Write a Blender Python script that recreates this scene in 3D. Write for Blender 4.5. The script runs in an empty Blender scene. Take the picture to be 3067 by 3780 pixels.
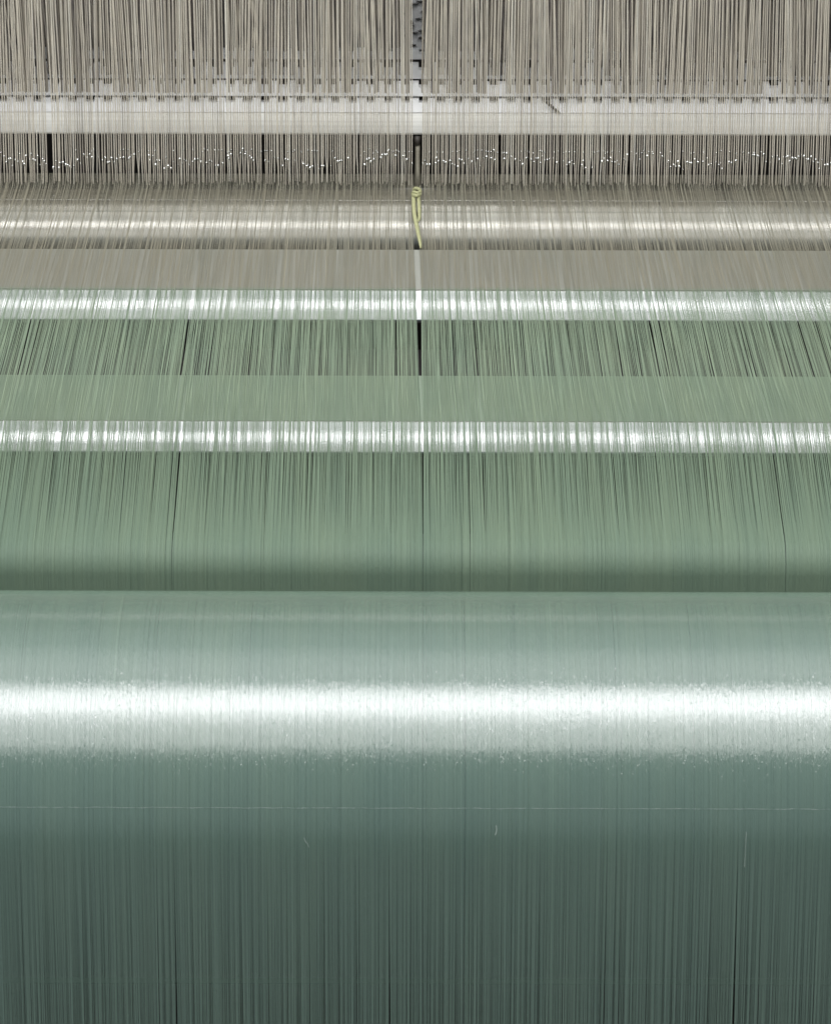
import bpy, bmesh, math
import numpy as np
R = math.radians
rng = np.random.default_rng(7)
scene = bpy.context.scene
COL = scene.collection

# ------------------------------------------------------------------ camera
CZ, PITCH, F = 2.49, 20.0, 16000.0          # height, pitch, focal length in photo pixels
CAMY = -1.48
cam_d = bpy.data.cameras.new('camera'); cam = bpy.data.objects.new('camera', cam_d); COL.objects.link(cam)
cam.location = (0, CAMY, CZ)
cam_d.sensor_fit = 'HORIZONTAL'; cam_d.sensor_width = 36; cam_d.lens = 36*F/3067
cam_d.dof.use_dof = True; cam_d.dof.focus_distance = 4.75; cam_d.dof.aperture_fstop = 24
cam_d.clip_start = .05; cam_d.clip_end = 100
from mathutils import Matrix
cam.rotation_euler = (Matrix.Rotation(R(90-PITCH), 4, 'X') @ Matrix.Rotation(R(0.14), 4, 'Z')).to_euler()
scene.camera = cam
def ang(row): return R(PITCH)+math.atan((row-1890)/F)
def Yat(row, z): return (CZ-z)/math.tan(ang(row))+CAMY
def Zat(row, y): return CZ-(y-CAMY)*math.tan(ang(row))
def Xat(px, row, y):                          # world x of a photo pixel column at distance y
    a = ang(row); d = (y-CAMY)/math.cos(a)*math.cos(a-R(PITCH))
    return (px-1533.5)/F*d

# ------------------------------------------------------------------ helpers
def tag(o, label=None, cat=None, group=None, kind=None):
    if label: o['label'] = label
    if cat: o['category'] = cat
    if group: o['group'] = group
    if kind: o['kind'] = kind
    return o
def mesh_obj(name, verts, faces, mat, parent=None, smooth=True, tint=None, loc=None, mats=None, fmat=None):
    me = bpy.data.meshes.new(name)
    verts = np.asarray(verts, np.float32); faces = np.asarray(faces, np.int32)
    n = faces.shape[1]
    me.vertices.add(len(verts)); me.vertices.foreach_set('co', verts.ravel())
    me.loops.add(faces.size); me.loops.foreach_set('vertex_index', faces.ravel())
    me.polygons.add(len(faces)); me.polygons.foreach_set('loop_start', np.arange(0, faces.size, n, dtype=np.int32))
    me.polygons.foreach_set('use_smooth', np.full(len(faces), smooth))
    if tint is not None:
        a = me.attributes.new('tint', 'FLOAT', 'POINT'); a.data.foreach_set('value', np.asarray(tint, np.float32))
    for m in (mats or [mat]): me.materials.append(m)
    if fmat is not None: me.polygons.foreach_set('material_index', np.asarray(fmat, np.int32))
    me.update(calc_edges=True); me.validate()
    o = bpy.data.objects.new(name, me); COL.objects.link(o)
    if parent: o.parent = parent
    if loc is not None: o.location = loc
    return o
def empty(name, loc):
    o = bpy.data.objects.new(name, None); COL.objects.link(o); o.location = loc; o.empty_display_size = .02
    return o
def tube(P, rad, sides):                      # P (n,3), rad (n)
    P = np.asarray(P, float); n = len(P)
    T = np.gradient(P, axis=0); T /= np.linalg.norm(T, axis=1)[:, None]
    X = np.tile([1., 0, 0], (n, 1)); X -= (X*T).sum(1)[:, None]*T; X /= np.linalg.norm(X, axis=1)[:, None]
    N = np.cross(T, X)
    th = np.arange(sides)*2*math.pi/sides
    V = P[:, None]+np.asarray(rad)[:, None, None]*(np.cos(th)[None, :, None]*X[:, None]+np.sin(th)[None, :, None]*N[:, None])
    i = np.arange(n-1)[:, None]*sides; j = np.arange(sides)[None]; k = (j+1) % sides
    Fc = np.stack([i+j, i+k, i+sides+k, i+sides+j], -1).reshape(-1, 4)
    return V.reshape(-1, 3), Fc
def extrude(name, prof, x0, x1, mat, parent=None, smooth_ang=35, loc=(0, 0, 0)):   # closed profile [(y,z)] along x
    bm = bmesh.new(); lx, ly, lz = loc
    a = [bm.verts.new((x0-lx, y-ly, z-lz)) for y, z in prof]; b = [bm.verts.new((x1-lx, y-ly, z-lz)) for y, z in prof]
    n = len(prof)
    for i in range(n): bm.faces.new((a[i], a[(i+1) % n], b[(i+1) % n], b[i]))
    bm.faces.new(a[::-1]); bm.faces.new(b)
    bmesh.ops.recalc_face_normals(bm, faces=bm.faces)
    for f in bm.faces: f.smooth = True
    for e in bm.edges:
        if len(e.link_faces) == 2 and e.calc_face_angle(0) > R(smooth_ang): e.smooth = False
    me = bpy.data.meshes.new(name); bm.to_mesh(me); bm.free(); me.materials.append(mat)
    o = bpy.data.objects.new(name, me); COL.objects.link(o)
    if parent: o.parent = parent
    else: o.location = loc
    return o
def box(x0, x1, y0, y1, z0, z1):
    v = [(x, y, z) for x in (x0, x1) for y in (y0, y1) for z in (z0, z1)]
    f = [(0, 1, 3, 2), (4, 6, 7, 5), (0, 4, 5, 1), (2, 3, 7, 6), (0, 2, 6, 4), (1, 5, 7, 3)]
    return v, f
def boxes(name, lst, mat, parent=None, loc=None):
    V = []; Fc = []
    for b in lst:
        v, f = box(*b); o = len(V); V += v; Fc += [[i+o for i in q] for q in f]
    return mesh_obj(name, V, Fc, mat, parent, smooth=False, loc=loc)
def circle(cy, cz, r, n=96): return [(cy+r*math.cos(2*math.pi*i/n), cz+r*math.sin(2*math.pi*i/n)) for i in range(n)]

# ------------------------------------------------------------------ materials
def newmat(name):
    m = bpy.data.materials.new(name); m.use_nodes = True
    nt = m.node_tree; p = nt.nodes['Principled BSDF']; return m, nt, p
def node(nt, t, **kw):
    n = nt.nodes.new(t)
    for k, v in kw.items(): setattr(n, k, v)
    return n
def noise(nt, scale, detail=3, vec=None, stretch=None):
    tc = node(nt, 'ShaderNodeNewGeometry')
    mp = node(nt, 'ShaderNodeMapping'); nt.links.new(tc.outputs['Position'], mp.inputs['Vector'])
    if stretch: mp.inputs['Scale'].default_value = stretch
    n = node(nt, 'ShaderNodeTexNoise'); n.inputs['Scale'].default_value = scale; n.inputs['Detail'].default_value = detail
    nt.links.new(mp.outputs[0], n.inputs['Vector']); return n
def ramp(nt, fac, stops):
    r = node(nt, 'ShaderNodeValToRGB'); e = r.color_ramp.elements
    while len(e) < len(stops): e.new(.5)
    for el, (p, c) in zip(e, stops): el.position = p; el.color = (*c, 1)
    nt.links.new(fac, r.inputs[0]); return r
def mixc(nt, t, a, b, fac):
    m = node(nt, 'ShaderNodeMix', data_type='RGBA', blend_type=t)
    if isinstance(fac, float): m.inputs[0].default_value = fac
    else: nt.links.new(fac, m.inputs[0])
    for i, s in ((6, a), (7, b)):
        if isinstance(s, tuple): m.inputs[i].default_value = (*s, 1)
        else: nt.links.new(s, m.inputs[i])
    return m.outputs[2]

Y_GREEN = Yat(1063, 1.0)  # depth at which the yarn colour changes from beige to green
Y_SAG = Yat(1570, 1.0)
def yarn_material(name, sheen_bump=True):
    m, nt, p = newmat(name)
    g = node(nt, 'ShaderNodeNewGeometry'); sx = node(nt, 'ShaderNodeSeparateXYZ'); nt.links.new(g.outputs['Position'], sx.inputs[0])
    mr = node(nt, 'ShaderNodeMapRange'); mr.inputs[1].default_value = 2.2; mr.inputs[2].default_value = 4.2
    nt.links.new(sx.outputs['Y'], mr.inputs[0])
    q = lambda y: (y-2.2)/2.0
    col = ramp(nt, mr.outputs[0], [(q(2.45), YC['low']), (q(2.69), YC['mid']), (q(Y_SAG-.03), YC['sag2']), (q(Y_SAG+.03), YC['sage']), (q(Y_GREEN-.004), YC['sage']),
                                   (q(Y_GREEN+.004), YC['beige_end']), (1.0, YC['beige_end'])])
    at = node(nt, 'ShaderNodeAttribute', attribute_name='tint')
    tr = ramp(nt, at.outputs['Fac'], [(0, (.62, .66, .66)), (.12, (.86, .87, .87)), (.5, (1, 1, 1)), (.9, (1.0, .99, .96)), (1, (1.22, 1.2, 1.14))])
    c = mixc(nt, 'MULTIPLY', col.outputs[0], tr.outputs[0], 1.0)
    n1 = noise(nt, 5, 2, stretch=(6, 1, 1)); r1 = ramp(nt, n1.outputs['Fac'], [(.3, (.93, .95, .95)), (.7, (1.05, 1.03, 1.0))])
    c = mixc(nt, 'MULTIPLY', c, r1.outputs[0], 1.0)
    nt.links.new(c, p.inputs['Base Color'])
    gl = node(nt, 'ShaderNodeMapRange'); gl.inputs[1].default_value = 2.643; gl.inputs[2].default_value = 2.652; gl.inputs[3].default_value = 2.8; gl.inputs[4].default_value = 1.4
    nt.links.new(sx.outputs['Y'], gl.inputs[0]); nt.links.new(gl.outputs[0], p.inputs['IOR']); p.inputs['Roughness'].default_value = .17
    if sheen_bump:
        vo = node(nt, 'ShaderNodeTexVoronoi'); vo.inputs['Scale'].default_value = 980; nt.links.new(g.outputs['Position'], vo.inputs['Vector'])
        def vm(op, a_, b_, out=0):
            v = node(nt, 'ShaderNodeVectorMath', operation=op)
            for i, q_ in enumerate((a_, b_)):
                if q_ is None: continue
                if isinstance(q_, tuple): v.inputs[i].default_value = q_
                else: nt.links.new(q_, v.inputs[i])
            return v.outputs[out]
        wn = node(nt, 'ShaderNodeTexWhiteNoise'); nt.links.new(vo.outputs['Position'], wn.inputs['Vector'])
        pw = node(nt, 'ShaderNodeMath', operation='POWER'); nt.links.new(wn.outputs['Value'], pw.inputs[0]); pw.inputs[1].default_value = 5
        am = node(nt, 'ShaderNodeMath', operation='MULTIPLY_ADD'); nt.links.new(pw.outputs[0], am.inputs[0]); am.inputs[1].default_value = .22; am.inputs[2].default_value = .022
        tl = vm('SUBTRACT', vo.outputs['Color'], (.5, .5, .5))
        cx = node(nt, 'ShaderNodeCombineXYZ')
        for i in range(3): nt.links.new(am.outputs[0], cx.inputs[i])
        nn = vm('NORMALIZE', vm('ADD', g.outputs['Normal'], vm('MULTIPLY', tl, cx.outputs[0])), None)
        nt.links.new(nn, p.inputs['Normal'])
        n3 = noise(nt, 420, 2); r3 = ramp(nt, n3.outputs['Fac'], [(.35, (.20,)*3), (.65, (.14,)*3)])
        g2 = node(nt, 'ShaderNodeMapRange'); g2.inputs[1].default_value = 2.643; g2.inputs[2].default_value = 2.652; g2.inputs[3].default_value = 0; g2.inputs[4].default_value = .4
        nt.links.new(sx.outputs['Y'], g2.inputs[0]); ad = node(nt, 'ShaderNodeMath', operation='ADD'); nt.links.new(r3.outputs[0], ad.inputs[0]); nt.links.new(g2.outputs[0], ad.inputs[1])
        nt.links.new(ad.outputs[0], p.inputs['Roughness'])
    return m
YC = dict(low=(.116, .180, .144), mid=(.145, .20, .145), sage=(.245, .312, .228), sag2=(.155, .21, .148), beige_end=(.325, .308, .245))  # yarn tones by depth: beige at the back, greens darker towards the front
M_yarn = yarn_material('beige_green_yarn')

def cord_material():
    m, nt, p = newmat('cord')
    at = node(nt, 'ShaderNodeAttribute', attribute_name='tint')
    tr = ramp(nt, at.outputs['Fac'], [(0, (.17, .155, .15)), (.10, (.30, .27, .24)), (.3, (.52, .475, .40)), (.7, (.64, .59, .50)), (1, (.72, .69, .61))])
    n = noise(nt, 40, 4, stretch=(4, 1, 1)); r = ramp(nt, n.outputs['Fac'], [(.3, (.85, .85, .86)), (.7, (1.08, 1.07, 1.05))])
    nt.links.new(mixc(nt, 'MULTIPLY', tr.outputs[0], r.outputs[0], 1.0), p.inputs['Base Color'])
    p.inputs['Roughness'].default_value = .6
    return m
M_cord = cord_material()

def metal(name, col, rough, scratch=(2, 300, 300), metallic=1.0, amt=.12):
    m, nt, p = newmat(name)
    n = noise(nt, 1.0, 5, stretch=scratch)
    r = ramp(nt, n.outputs['Fac'], [(.3, tuple(c*(1-amt) for c in col)), (.7, tuple(min(1, c*(1+amt)) for c in col))])
    nt.links.new(r.outputs[0], p.inputs['Base Color'])
    rr = ramp(nt, n.outputs['Fac'], [(.3, (rough*.8,)*3), (.7, (rough*1.25,)*3)]); nt.links.new(rr.outputs[0], p.inputs['Roughness'])
    p.inputs['Metallic'].default_value = metallic
    return m
M_chrome = metal('polished_steel', (.60, .61, .61), .24, scratch=(3, 3, 3), amt=.05)
M_plate = metal('satin_light_steel', (.32, .325, .29), .42, metallic=0.0, amt=.05); M_plate.node_tree.nodes['Principled BSDF'].inputs['IOR'].default_value = 1.8
M_plate2 = metal('sage_reflection_steel', (.225, .285, .215), .45, metallic=0.0, amt=.05)  # green of the mirrored yarns put into the plate's base colour
M_roll = metal('bright_roller_steel', (.46, .45, .41), .22, scratch=(3, 3, 3), amt=.05)
M_alu = metal('brushed_aluminium', (.76, .75, .71), .42, metallic=.3)
M_white = metal('white_comb_plastic', (.88, .88, .88), .35, metallic=0.0, scratch=(40, 40, 40), amt=.05)
M_eye = metal('bright_eyelet_steel', (.9, .9, .88), .12)
M_dark = metal('dark_iron', (.035, .03, .025), .5, metallic=0.0, scratch=(20, 20, 20), amt=.3)
M_beam = metal('dull_violet_grey_steel', (.028, .022, .024), .5, metallic=0.0, scratch=(30, 30, 30), amt=.25)
M_green = metal('dark_green_roller_lacquer', (.014, .024, .019), .5, metallic=0.0, scratch=(300, 2, 2), amt=.2)
M_floor = metal('grey_floor', (.16, .19, .18), .7, metallic=0.0, scratch=(6, 6, 6), amt=.3)
M_black = metal('gap_black', (.012, .009, .007), .6, metallic=0.0, scratch=(20, 20, 20), amt=.3)  # flat black for the sheets added behind the gaps
M_wall = metal('dim_wall', (.05, .045, .045), .8, metallic=0.0, scratch=(5, 5, 5), amt=.3)
M_strap = metal('grey_webbing', (.26, .24, .19), .7, metallic=0.0, scratch=(400, 400, 400), amt=.25)
M_rope = metal('yellow_green_cord', (.42, .42, .23), .6, metallic=0.0, scratch=(300, 300, 300), amt=.2)

# ------------------------------------------------------------------ side profile (y, z) of the warp
ZS = 1.0
Yc = Yat(690, ZS)
Yp1b, Yp1n = Yat(918, ZS), Yat(1065, ZS)
Yp2b, Yp2n = Yat(1383, ZS), Yat(1550, ZS)
r1, r2 = .0295, .020
sl = R(14)
# guide roller
ca = ang(1990)
tq = math.tan(sl)
n2y = Yp2n-r2*math.sin(sl); n2z = ZS-.001-r2*(1-math.cos(sl))     # where the yarn leaves the second bar
yG = (CZ-n2z+n2y*tq+CAMY*math.tan(ca))/(math.tan(ca)+tq); zG = CZ-(yG-CAMY)*math.tan(ca)
RG = .032
GY, GZ = yG+RG*math.sin(sl), zG-RG*math.cos(sl)
RB = .190; BY = GY-RG-.024-RB; BZ = Zat(2898, BY)

# yarn centre line: y, z, station parameter, radius factor
path = []
def seg(y, z, s): path.append((y, z, s))
seg(Yc+.012, ZS+.014, 0); seg(Yc+.010, ZS+.009, 0.02); seg(Yc+.006, ZS+.004, .04); seg(Yc-.004, ZS+.001, .06)
for t in (.2, .5, .8): seg(Yc-.01+(Yp1b-Yc+.01)*t, ZS, .06+.94*t)
seg(Yp1b, ZS, 1)
seg((Yp1b+Yp1n)/2, ZS, 1.5); seg(Yp1n, ZS, 2)
for t in (.25, .5, .75): seg(Yp1n+(Yp2b-Yp1n)*t, ZS, 2+t)
seg(Yp2b, ZS, 3); seg((Yp2b+Yp2n)/2, ZS, 3.5); seg(Yp2n+.004, ZS, 4)
for k in range(1, 5):
    a = sl*k/4; seg(Yp2n-(r2+.001)*math.sin(a), ZS-(r2+.001)*(1-math.cos(a)), 4+k*.02)
for t in (.25, .5, .75): seg(n2y+(yG-n2y)*t, n2z+(zG-n2z)*t, 4.1+.85*t)
for k in range(0, 15):
    a = math.pi/2-sl-(math.pi/2-sl)*k/14                     # normal elevation
    seg(GY-(RG+.0005)*math.cos(a), GZ+(RG+.0005)*math.sin(a), 5+k/14*.5)
yv1 = GY-RG-.0005; yv2 = BY+RB+.0007
seg(yv1, .7, 5.6); seg(yv1, .48, 5.7)
for k in range(1, 6):
    a = math.pi*k/6; c = (yv1+yv2)/2; rr = (yv1-yv2)/2
    seg(c+rr*math.cos(a), .47-abs(rr)*math.sin(a), 5.7+k*.04)
seg(yv2, .48, 5.95); seg(yv2, .65, 6)
for k in range(0, 45):
    a = math.pi*(1-k/44.)                                     # 180 deg (back) .. 0 (front)
    seg(BY+(RB+.0007)*math.cos(math.pi-a), BZ+(RB+.0007)*math.sin(a), 6+k/44)
yv3 = BY-RB-.0007
for k, z in enumerate((.70, .62, .54, .45, .3, .12)): seg(yv3, z, 7.1+k*.18)
P = np.array(path)
S = P[:, 2]
# path normals (pointing to the outer side) for height jitter
T = np.gradient(P[:, :2], axis=0); T /= np.linalg.norm(T, axis=1)[:, None]

# ------------------------------------------------------------------ yarns
HW = .80
PITCHX = .00060
N = int(2*HW/PITCHX)
x0 = -HW+(np.arange(N)+.5)*PITCHX
stations = np.array([0, 1, 2, 3, 4, 5, 6, 6.35, 6.92, 7.4])
amp = np.array([1.0, .95, .9, .9, .9, .18, .04, .03, .10, .58])*1e-3
def smoothnoise(n, k):
    v = rng.normal(size=n+2*k); w = np.hanning(2*k+1); w /= np.sqrt((w**2).sum()); return np.convolve(v, w, 'valid')[:n]
off = np.zeros((N, len(stations)))
base = .6*smoothnoise(N, 4)
for i, a in enumerate(amp):
    off[:, i] = a*(.7*base+.65*smoothnoise(N, 4)+.30*rng.normal(size=N))
# wider openings in the sheet: (photo column, photo row where it was read, half width in mm at the stations 0..9)
gaps = [(1537, 1000, (3.8, 3.6, 3.3, 2.1, 1.1, .3, 0, 0, 0, 0)),
        (1280, 1280, (0, .4, 1.1, 1.1, .5, .2, 0, 0, 0, 0)), (670, 1280, (0, 0, .8, .8, .2, .1, 0, 0, 0, 0)),
        (1450, 1280, (0, 0, .6, .7, .4, 0, 0, 0, 0, 0)), (1745, 1280, (.3, .4, .8, .9, .5, .1, 0, 0, 0, 0)),
        (1867, 1280, (.5, .5, .5, .8, .6, .1, 0, 0, 0, 0)), (2405, 1280, (0, 0, 1.1, .9, .2, .1, 0, 0, 0, 0)),
        (2440, 1280, (0, 0, .9, .9, .3, .1, 0, 0, 0, 0)), (80, 1280, (0, 0, .8, .6, .2, .1, 0, 0, 0, 0)),
        (2965, 1280, (0, 0, .9, .9, .3, .1, 0, 0, 0, 0)), (940, 1280, (.3, .3, .6, .6, .3, 0, 0, 0, 0, 0)),
        (2650, 1280, (0, 0, .8, .8, .4, 0, 0, 0, 0, 0)), (640, 1750, (0, 0, 0, .3, .8, .4, 0, 0, 0, 0)),
        (2830, 1750, (0, 0, 0, .2, .9, .5, 0, 0, 0, 0)), (1705, 1750, (0, 0, 0, .2, .7, .4, 0, 0, 0, 0)),
        (625, 3500, (0, 0, 0, 0, 0, 0, 0, 0, 0, 1.0)), (2210, 3500, (0, 0, 0, 0, 0, 0, 0, 0, 0, 1.0)),
        (1412, 3500, (0, 0, 0, 0, 0, 0, 0, 0, 0, 1.0)), (2690, 3500, (0, 0, 0, 0, 0, 0, 0, 0, 0, 1.0))]
def rowY(row):
    if row < 1400: return Yat(row, ZS)
    if row < 2000: return Yat(row, .96)
    return BY-RB
for px, row, hw in gaps:
    gx = Xat(px, row, rowY(row))
    d = x0-gx
    far = (1.0 if row == 1000 else .45)*.006
    for i, h in enumerate(hw):
        if h: off[:, i] += np.sign(d)*h*1e-3*np.exp(-np.abs(d)/far)
drift = Xat(1558, 1750, Yat(1750, .96))-Xat(1537, 1000, Yat(1000, 1.))          # the middle opening leans a little to the right
for i, t in enumerate((-.1, 0, .2, .6, 1, 1.2, 1.2, 1.2, 1.2, 1.2)): off[:, i] += drift*t
ns = np.array([.5, 1.5, 2.25, 2.5, 2.75, 3.5, 4.3, 4.6, 4.85, 7.2]); na = np.array([.3, .1, .16, .2, .16, .1, .16, .22, .12, .25])*1e-3
offn = np.stack([np.array([np.interp(q_, stations, off[i]) for i in range(N)])+a_*(.7*smoothnoise(N, 2)+.6*rng.normal(size=N)) for q_, a_ in zip(ns, na)], 1)
od = np.argsort(np.concatenate([stations, ns])); off = np.concatenate([off, offn], 1)[:, od]; stations = np.concatenate([stations, ns])[od]
zj = rng.uniform(-.00035, .00035, N)
tint = np.clip(+.5+.15*rng.normal(size=N)+.08*smoothnoise(N, 2), 0, 1)
sel = rng.random(N) < .012; tint[sel] = rng.choice([0.2, .93], sel.sum())
rad_s = np.interp(S, [0, 1, 1.95, 2.15, 2.4, 2.9, 3, 3.6, 3.95, 4.12, 4.3, 5, 6, 6.9, 7.2, 9], [.00017, .00021, .00019, .00020, .00028, .00029, .00029, .00027, .00019, .00020, .00029, .00040, .00040, .00038, .00027, .00025])
zs_ = np.interp(S, [0, 4, 5, 6, 9], [1, 1, .5, .15, .3])
def yarn_geo(i):
    xo = np.interp(S, stations, off[i])
    Q = np.stack([xo, P[:, 0]-T[:, 1]*zj[i]*-zs_, P[:, 1]+T[:, 0]*zj[i]*-zs_], 1)
    return tube(Q, rad_s*(1+.10*((i*37 % 11)/11-.5)), 5)
inside = np.where(np.abs(x0) < .42)[0]
pick = set(inside[np.linspace(0, len(inside)-1, 300).astype(int)].tolist())
VV = []; FF = []; TT = []; o0 = 0
for i in range(N):
    v, f = yarn_geo(i)
    if i in pick:
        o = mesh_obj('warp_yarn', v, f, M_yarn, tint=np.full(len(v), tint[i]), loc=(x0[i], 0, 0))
        tag(o, 'fine warp yarn, beige behind and green in front, running over the bars and rollers', 'yarn', 'parallel warp yarns of the green sheet')
    else:
        v = v+np.array([x0[i], 0, 0]); VV.append(v); FF.append(f+o0); TT.append(np.full(len(v), tint[i])); o0 += len(v)
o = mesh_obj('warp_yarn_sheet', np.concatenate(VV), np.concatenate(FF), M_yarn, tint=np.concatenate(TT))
tag(o, 'dense sheet of fine parallel warp yarns, beige behind and green in front', 'yarn sheet', None, 'stuff')

# ------------------------------------------------------------------ bars and rollers
XW = .95
def nose_curve(arcs):                          # from the flat top (normal 90 deg) to the upright front (normal 0)
    y = z = 0.0; out = []
    for a0, a1, rr in arcs:
        n = 12
        for k in range(n):
            b0 = R(a0+(a1-a0)*k/n); b1 = R(a0+(a1-a0)*(k+1)/n)
            y -= rr*(math.cos(b1)-math.cos(b0)); z -= rr*(math.sin(b0)-math.sin(b1)); out.append((y, z))
    return out
def nose_bar(yb, yn, sc, zt):
    pr = [(yb, zt), ((yb+yn)/2, zt), (yn, zt)]
    pr += [(yn+y, zt+z) for y, z in nose_curve(sc)]
    ye, ze = pr[-1]; zb = ze-.001
    pr += [(ye+.0005, zb-.0008), (ye+.004, zb-.0012), (yb-.002, zb-.0012), (yb, zb+.001)]
    return pr
for yb, yn, r, lab in ((Yp1b, Yp1n, ((90, 49, .007), (49, 26, .085), (26, 0, .005)), 'rear flat steel guide bar with a rounded polished front edge under beige turning green yarns'),
                       (Yp2b, Yp2n, ((90, 55, .007), (55, 31, .079), (31, 0, .005)), 'front flat steel guide bar with a rounded polished front edge under pale green yarns')):
    gy, gz = (yb+yn)/2, ZS-.03
    t = empty('guide_bar', (0, gy, gz)); tag(t, lab, 'guide bar', 'steel guide bars under the yarn sheet')
    pr = nose_bar(yb, yn, r, ZS-.0011); front = [p for p in pr if p[0] <= yn+.0001]
    loc_ = lambda L: [(y-gy, z-gz) for y, z in L]
    zt = ZS-.0011; zb = min(z for _, z in pr)
    extrude('top_plate', loc_([(yb, zt), (yn+.0006, zt), (yn+.0006, zb), (yb, zb)]), -XW, XW, M_plate if yb == Yp1b else M_plate2, parent=t)
    extrude('rounded_edge', loc_(front+[(yn, zb-.0004)]), -XW, XW, M_chrome, parent=t)
RR = .070; RY = Yc-.006; RZ = ZS-.0012-RR
def roller(name, cy, cz, r, mat, lab, cat):
    t = empty(name, (0, cy, cz-r)); tag(t, lab, cat)
    for nm, rr_, xx, mt in (('barrel', r, XW, mat), ('axle', r*.3, XW+.08, M_dark)):
        extrude(nm, [(y-cy, z-(cz-r)) for y, z in circle(cy, cz, rr_, 160)], -xx, xx, mt, parent=t, smooth_ang=20)
    return t
roller('steel_roller', RY, RZ, RR, M_roll, 'bright steel roller glinting through the beige yarns under the yellow cord', 'roller')
roller('guide_roller', GY, GZ, RG-.0004, M_green, 'small yarn covered guide roller in the dark furrow behind the large front roller', 'roller')
roller('front_roller', BY, BZ, RB, M_green, 'large front roller wrapped in glossy green yarn with a broad white highlight', 'roller')
yl = Yat(738, ZS-.002)
o = extrude('lease_rod', circle(yl, ZS-.0026, .0008, 12), -XW, XW, M_roll, smooth_ang=60, loc=(0, yl, ZS-.003))
tag(o, 'thin shiny steel rod under the beige yarns just below the hanging cords', 'rod')
ybm = Yat(1290, .93)
o = extrude('cross_beam', [(ybm, .93), (ybm-.16, .93), (ybm-.16, .85), (ybm, .85)], -XW, XW, M_beam, loc=(0, ybm, .85))
tag(o, 'dull violet grey beam seen through gaps in the green yarns between the two guide bars', 'beam')

# ------------------------------------------------------------------ comb bars
Yb = Yc+.03
layersY = [Yc, Yat(340, 1.112)-.02, Yat(268, 1.112)-.02, Yat(206, 1.112)-.02]
def comb_bar(yf, r_bot, r_mid, r_top, r_tooth, lab, alu):
    zb, zm, zt, zz = (Zat(r, yf) for r in (r_bot, r_mid, r_top, r_tooth))
    t = empty('comb_bar', (0, yf+.012, zb)); tag(t, lab, 'comb bar', 'toothed comb bars behind the hanging cords')
    if alu:
        e = .0015
        pr = [(0, zm-.0004-zb), (-.0015, zm-.0004-zb-.002), (-.008, .002), (-.007, 0), (.012, 0), (.012, zm-.0004-zb)]
        extrude('rail', [(y-.012, z) for y, z in pr], -XW, XW, M_alu, parent=t, smooth_ang=30)
    L = [(-XW, XW, -.014, .0, zm-zb, zt-zb)]
    pit = 64.5/F*((yf-CAMY)/math.cos(ang(380)))
    k = -int(XW/pit)
    x = k*pit+Xat(1250, 380, yf) % pit
    while x < XW-pit:
        w = pit*(.47+.06*rng.random())
        L.append((x, x+w, -.0135, -.001, zt-zb, zz-zb+.0006*rng.random())); x += pit
    V = []; Fc = []
    for i, bx in enumerate(L):
        v, f = box(*bx); f = [[q+len(V) for q in ff] for ff in f]
        zA, zB = zm-zb, zt-zb
        v = [(x, y+(max(0, z-zA)*.9 if y < -.008 else .001+max(0, z-zA)*.9), z) for x, y, z in v]; V += v; Fc += f
    mesh_obj('comb', V, Fc, M_white, t, smooth=False)
    return t, zb, zm, zt
cb, zb1, zm1, zt1 = comb_bar(Yb, 490, 412, 384, 371, 'front toothed white comb on an aluminium rail crossing behind the nearest hanging cords', True)
comb_bar(layersY[1]+.02, 352, 352, 326, 315, 'second toothed white comb, just above and behind the bright front one', False)
comb_bar(layersY[2]+.02, 288, 288, 262, 247, 'third toothed white comb, half hidden among the cords', False)
comb_bar(layersY[3]+.02, 216, 216, 200, 190, 'rearmost toothed white comb, faint behind all the cords', False)
# slanting dark joint in the comb and rail
jx = Xat(2035, 390, Yb)
v = []
for x, z in ((jx-.011, Zat(370, Yb)), (jx-.006, Zat(370, Yb)), (jx+.010, Zat(411, Yb)), (jx+.006, Zat(411, Yb))):
    v += [(x, -.0160, z-zb1), (x, -.0130, z-zb1)]
mesh_obj('joint', v, [(0, 2, 4, 6), (7, 5, 3, 1), (0, 1, 3, 2), (2, 3, 5, 4), (4, 5, 7, 6), (6, 7, 1, 0)], M_dark, cb, smooth=False)

# ------------------------------------------------------------------ hanging harness cords
dpx = ((Yc-CAMY)/math.cos(ang(500)))/F                              # metres per photo pixel there
cpitch = 8.3*dpx
skips = [(185, 4.5), (372, 5), (970, 6), (1838, 4), (2010, 4), (1537, 15), (2830, 5)]
def free(px): return all(abs(px-s) > w for s, w in skips)
nb = int(HW/cpitch)
bund = {}
def lean(x, layer, i):
    ph = layer*3.1
    v = .006*math.sin(x*23+ph)+.006*math.sin(x*61+1.3*ph+1)+.004*math.sin(x*141+ph*2.2)
    return v-.012*(x < -.2)*(-(x+.2))/.3
uvs = bmesh.new(); bmesh.ops.create_uvsphere(uvs, u_segments=8, v_segments=6, radius=1)
ico_v = np.array([v.co[:] for v in uvs.verts]); uvs.faces.ensure_lookup_table()
ico_f = [[v.index for v in f.verts] for f in uvs.faces]; uvs.free()
ico_f = np.array([f if len(f) == 4 else [f[0], f[1], f[2], f[2]] for f in ico_f])
quads = np.array([f for f in ico_f.tolist() if f[2] != f[3]]); 
SV = []; SF = []; ST = []; SM = []; so = 0
cnt = 0
front = []
for k in range(-nb, nb+1):
    x = k*cpitch+rng.normal()*.00042
    px = 1533.5+x/dpx
    if not free(px): continue
    front.append((abs(x), x))
front.sort(); indiv = {f[1] for f in front[:300]}
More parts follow.
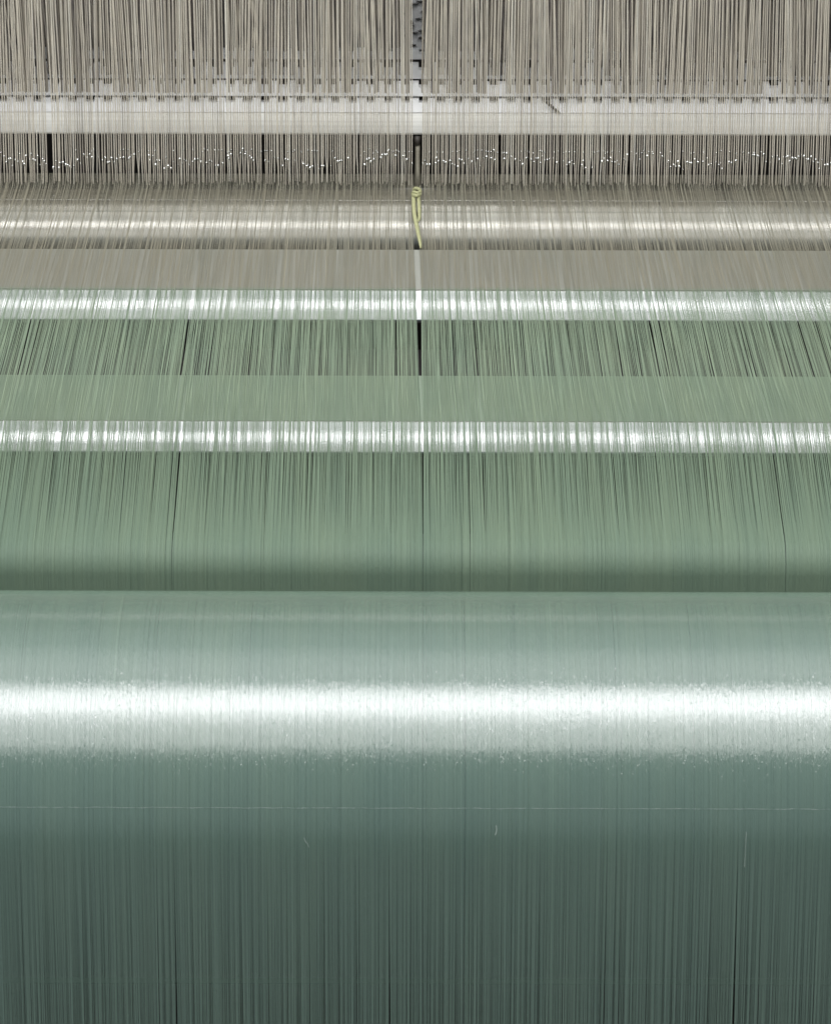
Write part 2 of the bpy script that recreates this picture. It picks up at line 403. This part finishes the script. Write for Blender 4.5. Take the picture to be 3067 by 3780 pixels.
for _, x in sorted(front, key=lambda t: t[1]):
    rr = (.00060+.00019*rng.random())
    ln = lean(x, 0, 0)+rng.normal()*.0035
    yj = rng.uniform(-.0015, .0015)
    zk = zt1+.004+.006*rng.random()
    zend = ZS+.0015+.006*rng.random()
    kx = rng.normal()*.0005
    pts = [(kx*1.5, .001+yj, zend), (kx, yj, zend+.02), (0, yj, ZS+.04), (0, yj, zm1), (0, yj, zk), (ln*.12, yj, zk+.05), (ln*.5, yj, zk+.25), (ln, yj, 1.75), (ln*1.3, yj, 2.3)]
    v, f = tube(np.array(pts), np.array([rr*.5]+[rr*.85]+[rr]*7), 7)
    t_ = float(np.clip(.62+.2*rng.normal(), 0, 1))
    if rng.random() < .08: t_ = .22
    ze = Zat(592+13*math.sin(x*38)+9*math.sin(x*97+1)+rng.normal()*10, Yc)
    ev = ico_v*np.array([.0011, .0011, .0015])*rng.uniform(.5, 1.5)+np.array([rng.normal()*.0004, yj-rr*.9, ze])
    ze2 = Zat(557+rng.normal()*3, Yc)
    ev2 = ico_v*np.array([.0008, .0008, .0011])+np.array([rng.normal()*.0004, yj-rr*.95, ze2])
    two = rng.random() < .35; one = rng.random() < .72
    if x in indiv:
        e = empty('harness_cord', (x, Yc, ZS)); sh = np.array([0, 0, -ZS])
        tag(e, 'taut beige cord with a tiny glinting eyelet, hanging before the front toothed comb bar', 'cord', 'front row of hanging harness cords')
        mesh_obj('cord', v+sh, f, M_cord, e, tint=np.full(len(v), t_))
        if one: mesh_obj('eyelet', ev+sh, quads, M_eye, e)
        if two: mesh_obj('eyelet', ev2+sh, quads, M_eye, e)
    else:
        for vv, fq, mi in ((v, f, 0), (ev, quads, 1)):
            SV.append(vv+np.array([x, Yc, 0])); SF.append(fq+so); ST.append(np.full(len(vv), t_)); SM.append(np.full(len(fq), mi)); so += len(vv)
for L in (1, 2, 3):
    Y = layersY[L]; d = ((Y-CAMY)/math.cos(ang(300)))/F
    for k in range(-nb, nb+1):
        for rep in range(2 if L < 3 else 1):
            x = (k+.5*rep)*cpitch*1.0+rng.normal()*.0012
            px = 1533.5+x/d
            if abs(px-1533) < 16 and L < 4: continue
            if rng.random() < (.55 if 820 < px < 1650 else .22): continue
            if math.sin(x*90+L*2)+math.sin(x*37+L) < -1.45: continue
            rr = .00078+.00025*rng.random()
            ln = lean(x, L, 0)*1.6+rng.normal()*.006
            zk = Zat((0, 330, 264, 203)[L], Y)
            yj = rng.uniform(-.004, .004)
            pts = [(0, yj, zk-.004), (0, yj, zk+.01), (ln*.3, yj, zk+.12), (ln, yj, 1.8), (ln*1.3, yj, 2.3)]
            v, f = tube(np.array(pts), np.full(5, rr), 6)
            t_ = float(np.clip(.24+.2*rng.normal(), 0, 1))  # rear rows tinted darker, the shade between layers put into their colour
            SV.append(v+np.array([x, Y, 0])); SF.append(f+so); ST.append(np.full(len(v), t_)); SM.append(np.zeros(len(f), int)); so += len(v)
o = mesh_obj('harness_cord_rows', np.concatenate(SV), np.concatenate(SF), None, tint=np.concatenate(ST), mats=[M_cord, M_eye], fmat=np.concatenate(SM))
tag(o, 'dense leaning rows of beige and grey harness cords behind the front row', 'cords', None, 'stuff')

# ------------------------------------------------------------------ the tie in the middle opening
def Q(px, row, y): return np.array([Xat(px, row, y), y, Zat(row, y)])
ys = Yc+.004
pts = [Q(1536, 500, ys), Q(1536, 532, ys)]
def ribbon(name, stations_, depth, mat, parent, org):         # stations: (px left, px right, row, y)
    V = []
    for l, r_, row, y in stations_:
        z = Zat(row, y); a, b = Xat(l, row, y), Xat(r_, row, y)
        V += [(a, y-depth*.2, z), ((a+b)/2, y-depth, z), (b, y-depth*.2, z), ((a+b)/2, y+depth*.5, z)]
    V = np.array(V)-np.array(org); Fc = []
    for i in range(len(stations_)-1):
        for j in range(4): Fc.append((4*i+j, 4*i+(j+1) % 4, 4*i+4+(j+1) % 4, 4*i+4+j))
    Fc += [(3, 2, 1, 0), tuple(4*(len(stations_)-1)+j for j in range(4))]
    return mesh_obj(name, V, Fc, mat, parent, smooth=True)
org = (Xat(1537, 690, Yc), Yc, ZS)
st = empty('webbing_strap', org); tag(st, 'narrow grey beige strap hanging in the middle opening above the yellow knot', 'strap')
ribbon('strap', [(1530, 1547, 533, ys), (1529, 1547, 560, ys), (1528, 1548, 620, ys), (1526, 1548, 690, ys-.004)], .002, M_strap, st, org)
ribbon('dark_slot', [(1525, 1549, 502, ys-.001), (1525, 1549, 534, ys-.001)], .003, M_dark, st, org)  # dark ribbon put in for the dark slot above the strap

def rope(pts, rads, turns_per_m=150, sub=10, strands=3):
    """twisted cord: each strand is a helix round the smoothed centre line; returns one mesh"""
    pts = np.array(pts); n = len(pts); t = np.linspace(0, n-1, (n-1)*sub+1)
    def cr(t):
        i = np.clip(t.astype(int), 0, n-2); u = (t-i)[:, None]
        p0 = pts[np.clip(i-1, 0, n-1)]; p1 = pts[i]; p2 = pts[i+1]; p3 = pts[np.clip(i+2, 0, n-1)]
        return .5*((2*p1)+(-p0+p2)*u+(2*p0-5*p1+4*p2-p3)*u*u+(-p0+3*p1-3*p2+p3)*u**3)
    C = cr(t); rad = np.interp(t, np.arange(n), rads)
    s = np.concatenate([[0], np.cumsum(np.linalg.norm(np.diff(C, axis=0), axis=1))])
    Tn = np.gradient(C, axis=0); Tn /= np.linalg.norm(Tn, axis=1)[:, None]
    A = np.tile([1., .2, .1], (len(C), 1)); A -= (A*Tn).sum(1)[:, None]*Tn; A /= np.linalg.norm(A, axis=1)[:, None]
    B = np.cross(Tn, A); V = []; Fc = []; o = 0
    for k in range(strands):
        th = s*turns_per_m*2*math.pi+k*2*math.pi/strands
        D = C+(rad*.5)[:, None]*(np.cos(th)[:, None]*A+np.sin(th)[:, None]*B)
        v, f = tube(D, rad*.55, 7); V.append(v); Fc.append(f+o); o += len(v)
    return np.concatenate(V), np.concatenate(Fc)
tc = empty('tie_cord', org); tag(tc, 'yellow green twisted cord knotted in the middle, its tail lying on the beige yarns', 'cord')
def W(px, row, h):                                            # point h above the yarn sheet
    y = Yat(row, ZS+h); return Q(px, row, y)-np.array(org)
v, f = rope([W(1523, 702, .006), W(1530, 694, .010), W(1543, 697, .010), W(1548, 706, .007), W(1537, 711, .010), W(1524, 708, .009), W(1521, 716, .006), W(1533, 722, .008), W(1548, 716, .006)],
            [.0022]*9, sub=14, turns_per_m=100)
mesh_obj('knot', v, f, M_rope, tc)
v, f = rope([W(1524, 716, .004), W(1524, 745, .003), W(1527, 790, .003), W(1535, 830, .003), W(1543, 870, .003), W(1549, 900, .0025), W(1551, 915, .002)],
            [.0026, .0026, .0026, .0026, .0023, .0017, .0009], sub=40, turns_per_m=90)
mesh_obj('tail', v, f, M_rope, tc)
v, f = rope([W(1540, 716, .004), W(1543, 740, .003), W(1545, 775, .0025), W(1545, 805, .0022), W(1540, 818, .002)], [.0023, .0023, .0023, .0019, .0010], sub=40, turns_per_m=90)
mesh_obj('loop', v, f, M_rope, tc)

# ------------------------------------------------------------------ pale line and lint fibres on the front roller
def on_roller(px, row, h):
    a = ang(row); k = math.tan(a)                              # ray z = CZ - k y ; outer yarn surface
    Ro = RB+h; best = None
    for i in range(0, 900):
        e = math.pi/2*i/899-.0; y = BY-Ro*math.cos(e); z = BZ+Ro*math.sin(e)
        dd = abs(z-(CZ-k*(y-CAMY)))
        if best is None or dd < best[0]: best = (dd, y, z)
    _, y, z = best; return (Xat(px, row, y), y, z)
def fibre(name, pts, rad, lab, cat):
    pts = np.array(pts); c = pts.mean(0); v, f = tube(pts-c, np.full(len(pts), rad), 6)
    tag(mesh_obj(name, v, f, M_lint, loc=tuple(c)), lab, cat)
M_lint = metal('pale_lint', (.50, .54, .50), .6, metallic=0.0, scratch=(200, 200, 200), amt=.2)
lp = []
for px in range(-700, 3800, 30):
    p = on_roller(px, 2984, .0016+.0001*rng.normal()); lp.append((p[0], p[1], p[2]+.0002*rng.normal()))
fibre('pale_line', lp, .00007, 'very thin pale thread lying straight across the front roller below the white highlight', 'streak')  # thin pale tube forming the faint line across the roller
fibre('lint_fibre', [on_roller(1833+3*math.sin(i), 3048+i*9, .0016+.001*(i == 2)) for i in range(5)], .00018, 'short pale lint tuft on the dark front yarn, right of the middle', 'lint')
fibre('lint_fibre', [on_roller(2757-i*.9, 3070+i*20, .0016) for i in range(8)], .00011, 'long thin pale lint fibre standing upright on the dark yarn at the right', 'lint')
fibre('lint_fibre', [on_roller(1125+i*6, 3095+i*10+4*(i % 2), .0016) for i in range(4)], .00009, 'small curled lint fibre on the dark front yarn, left of the middle', 'lint')

# ------------------------------------------------------------------ loom frame, wall, floor
yw = 5.0
t = empty('loom_frame', (0, 4.7, 0)); tag(t, 'dim white loom frame post glimpsed through the middle opening in the cords', 'frame')
L = []; 
xm = Xat(1533, 200, 4.68)
boxes('post', [(xm-.022, xm+.022, -.02, .02, .4, 2.3)], M_white, t)
BL = []
for row in range(10, 330, 9):
    z = Zat(row, 4.655); w = .0015+.006*rng.random(); cx = xm+rng.uniform(-.016, .016)
    BL.append((cx-w, cx+w, -.024, -.0205, z, z+.0006+.0018*rng.random()))
boxes('link', BL, M_dark, t)
boxes('side_frame', [(-XW-.16, -XW-.08, -2.6, .3, 0, 1.25), (XW+.08, XW+.16, -2.6, .3, 0, 1.25)], M_dark, t)
boxes('added_dark_bed', [(-XW-.07, XW+.07, -1.98, -.32, .30, .32)], M_black, t)  # black sheet added below so openings in the yarn look dark
boxes('added_dark_back', [(-XW-.07, XW+.07, -.30, -.28, .30, 1.02)], M_black, t)  # black sheet added behind so openings between the cords look dark
o = boxes('wall', [(-4, 4, 5.2, 5.3, 0, 5)], M_wall); tag(o, kind='structure')
v, f = box(-6, 6, -3, 5.2, -.1, 0); o = mesh_obj('floor', v, f, M_floor, smooth=False); tag(o, kind='structure')

# ------------------------------------------------------------------ lamps: ceiling strip and panels, plus added comb fills
def area(name, loc, sx, sy, rad, col=(1, 1, 1), rot=(0, 0, 0)):
    l = bpy.data.lights.new(name, 'AREA'); l.shape = 'RECTANGLE'; l.size = sx; l.size_y = sy
    l.energy = rad*math.pi*sx*sy*1.0; l.color = col
    o = bpy.data.objects.new(name, l); COL.objects.link(o); o.location = loc; o.rotation_euler = rot; return o
area('ceiling_strip', (0, 1.58, 3.80), 9, .92, 7.2, (1, .985, 1))
area('rear_ceiling_panel', (0, 2.98, 3.62), 8, 1.25, 1.25, (1, .99, .97))
area('front_ceiling_panel', (0, 1.02, 2.80), 7, .90, 2.2, (1, .99, .97), (R(50), 0, 0))
area('harness_fill', (-.05, 3.62, 2.7), 1.3, .8, 1.15, (1, .985, .95))  # unseen fill added above the cords to brighten the front comb
area('comb_fill', (-.1, (layersY[1]+layersY[2])/2, 2.1), 1.3, .16, 5.0, (1, .99, 1))  # unseen fill added between cord rows, brightens the rear combs

w = bpy.data.worlds.new('World'); scene.world = w; w.use_nodes = True
w.node_tree.nodes['Background'].inputs[0].default_value = (.76, .95, 1, 1); w.node_tree.nodes['Background'].inputs[1].default_value = .31
vs = scene.view_settings; vs.view_transform = 'Standard'; vs.look = 'None'; vs.gamma = 1; vs.exposure = 0; vs.use_curve_mapping = False
scene.cycles.max_bounces = 6; scene.cycles.diffuse_bounces = 3; scene.cycles.glossy_bounces = 4
scene.cycles.use_denoising = True
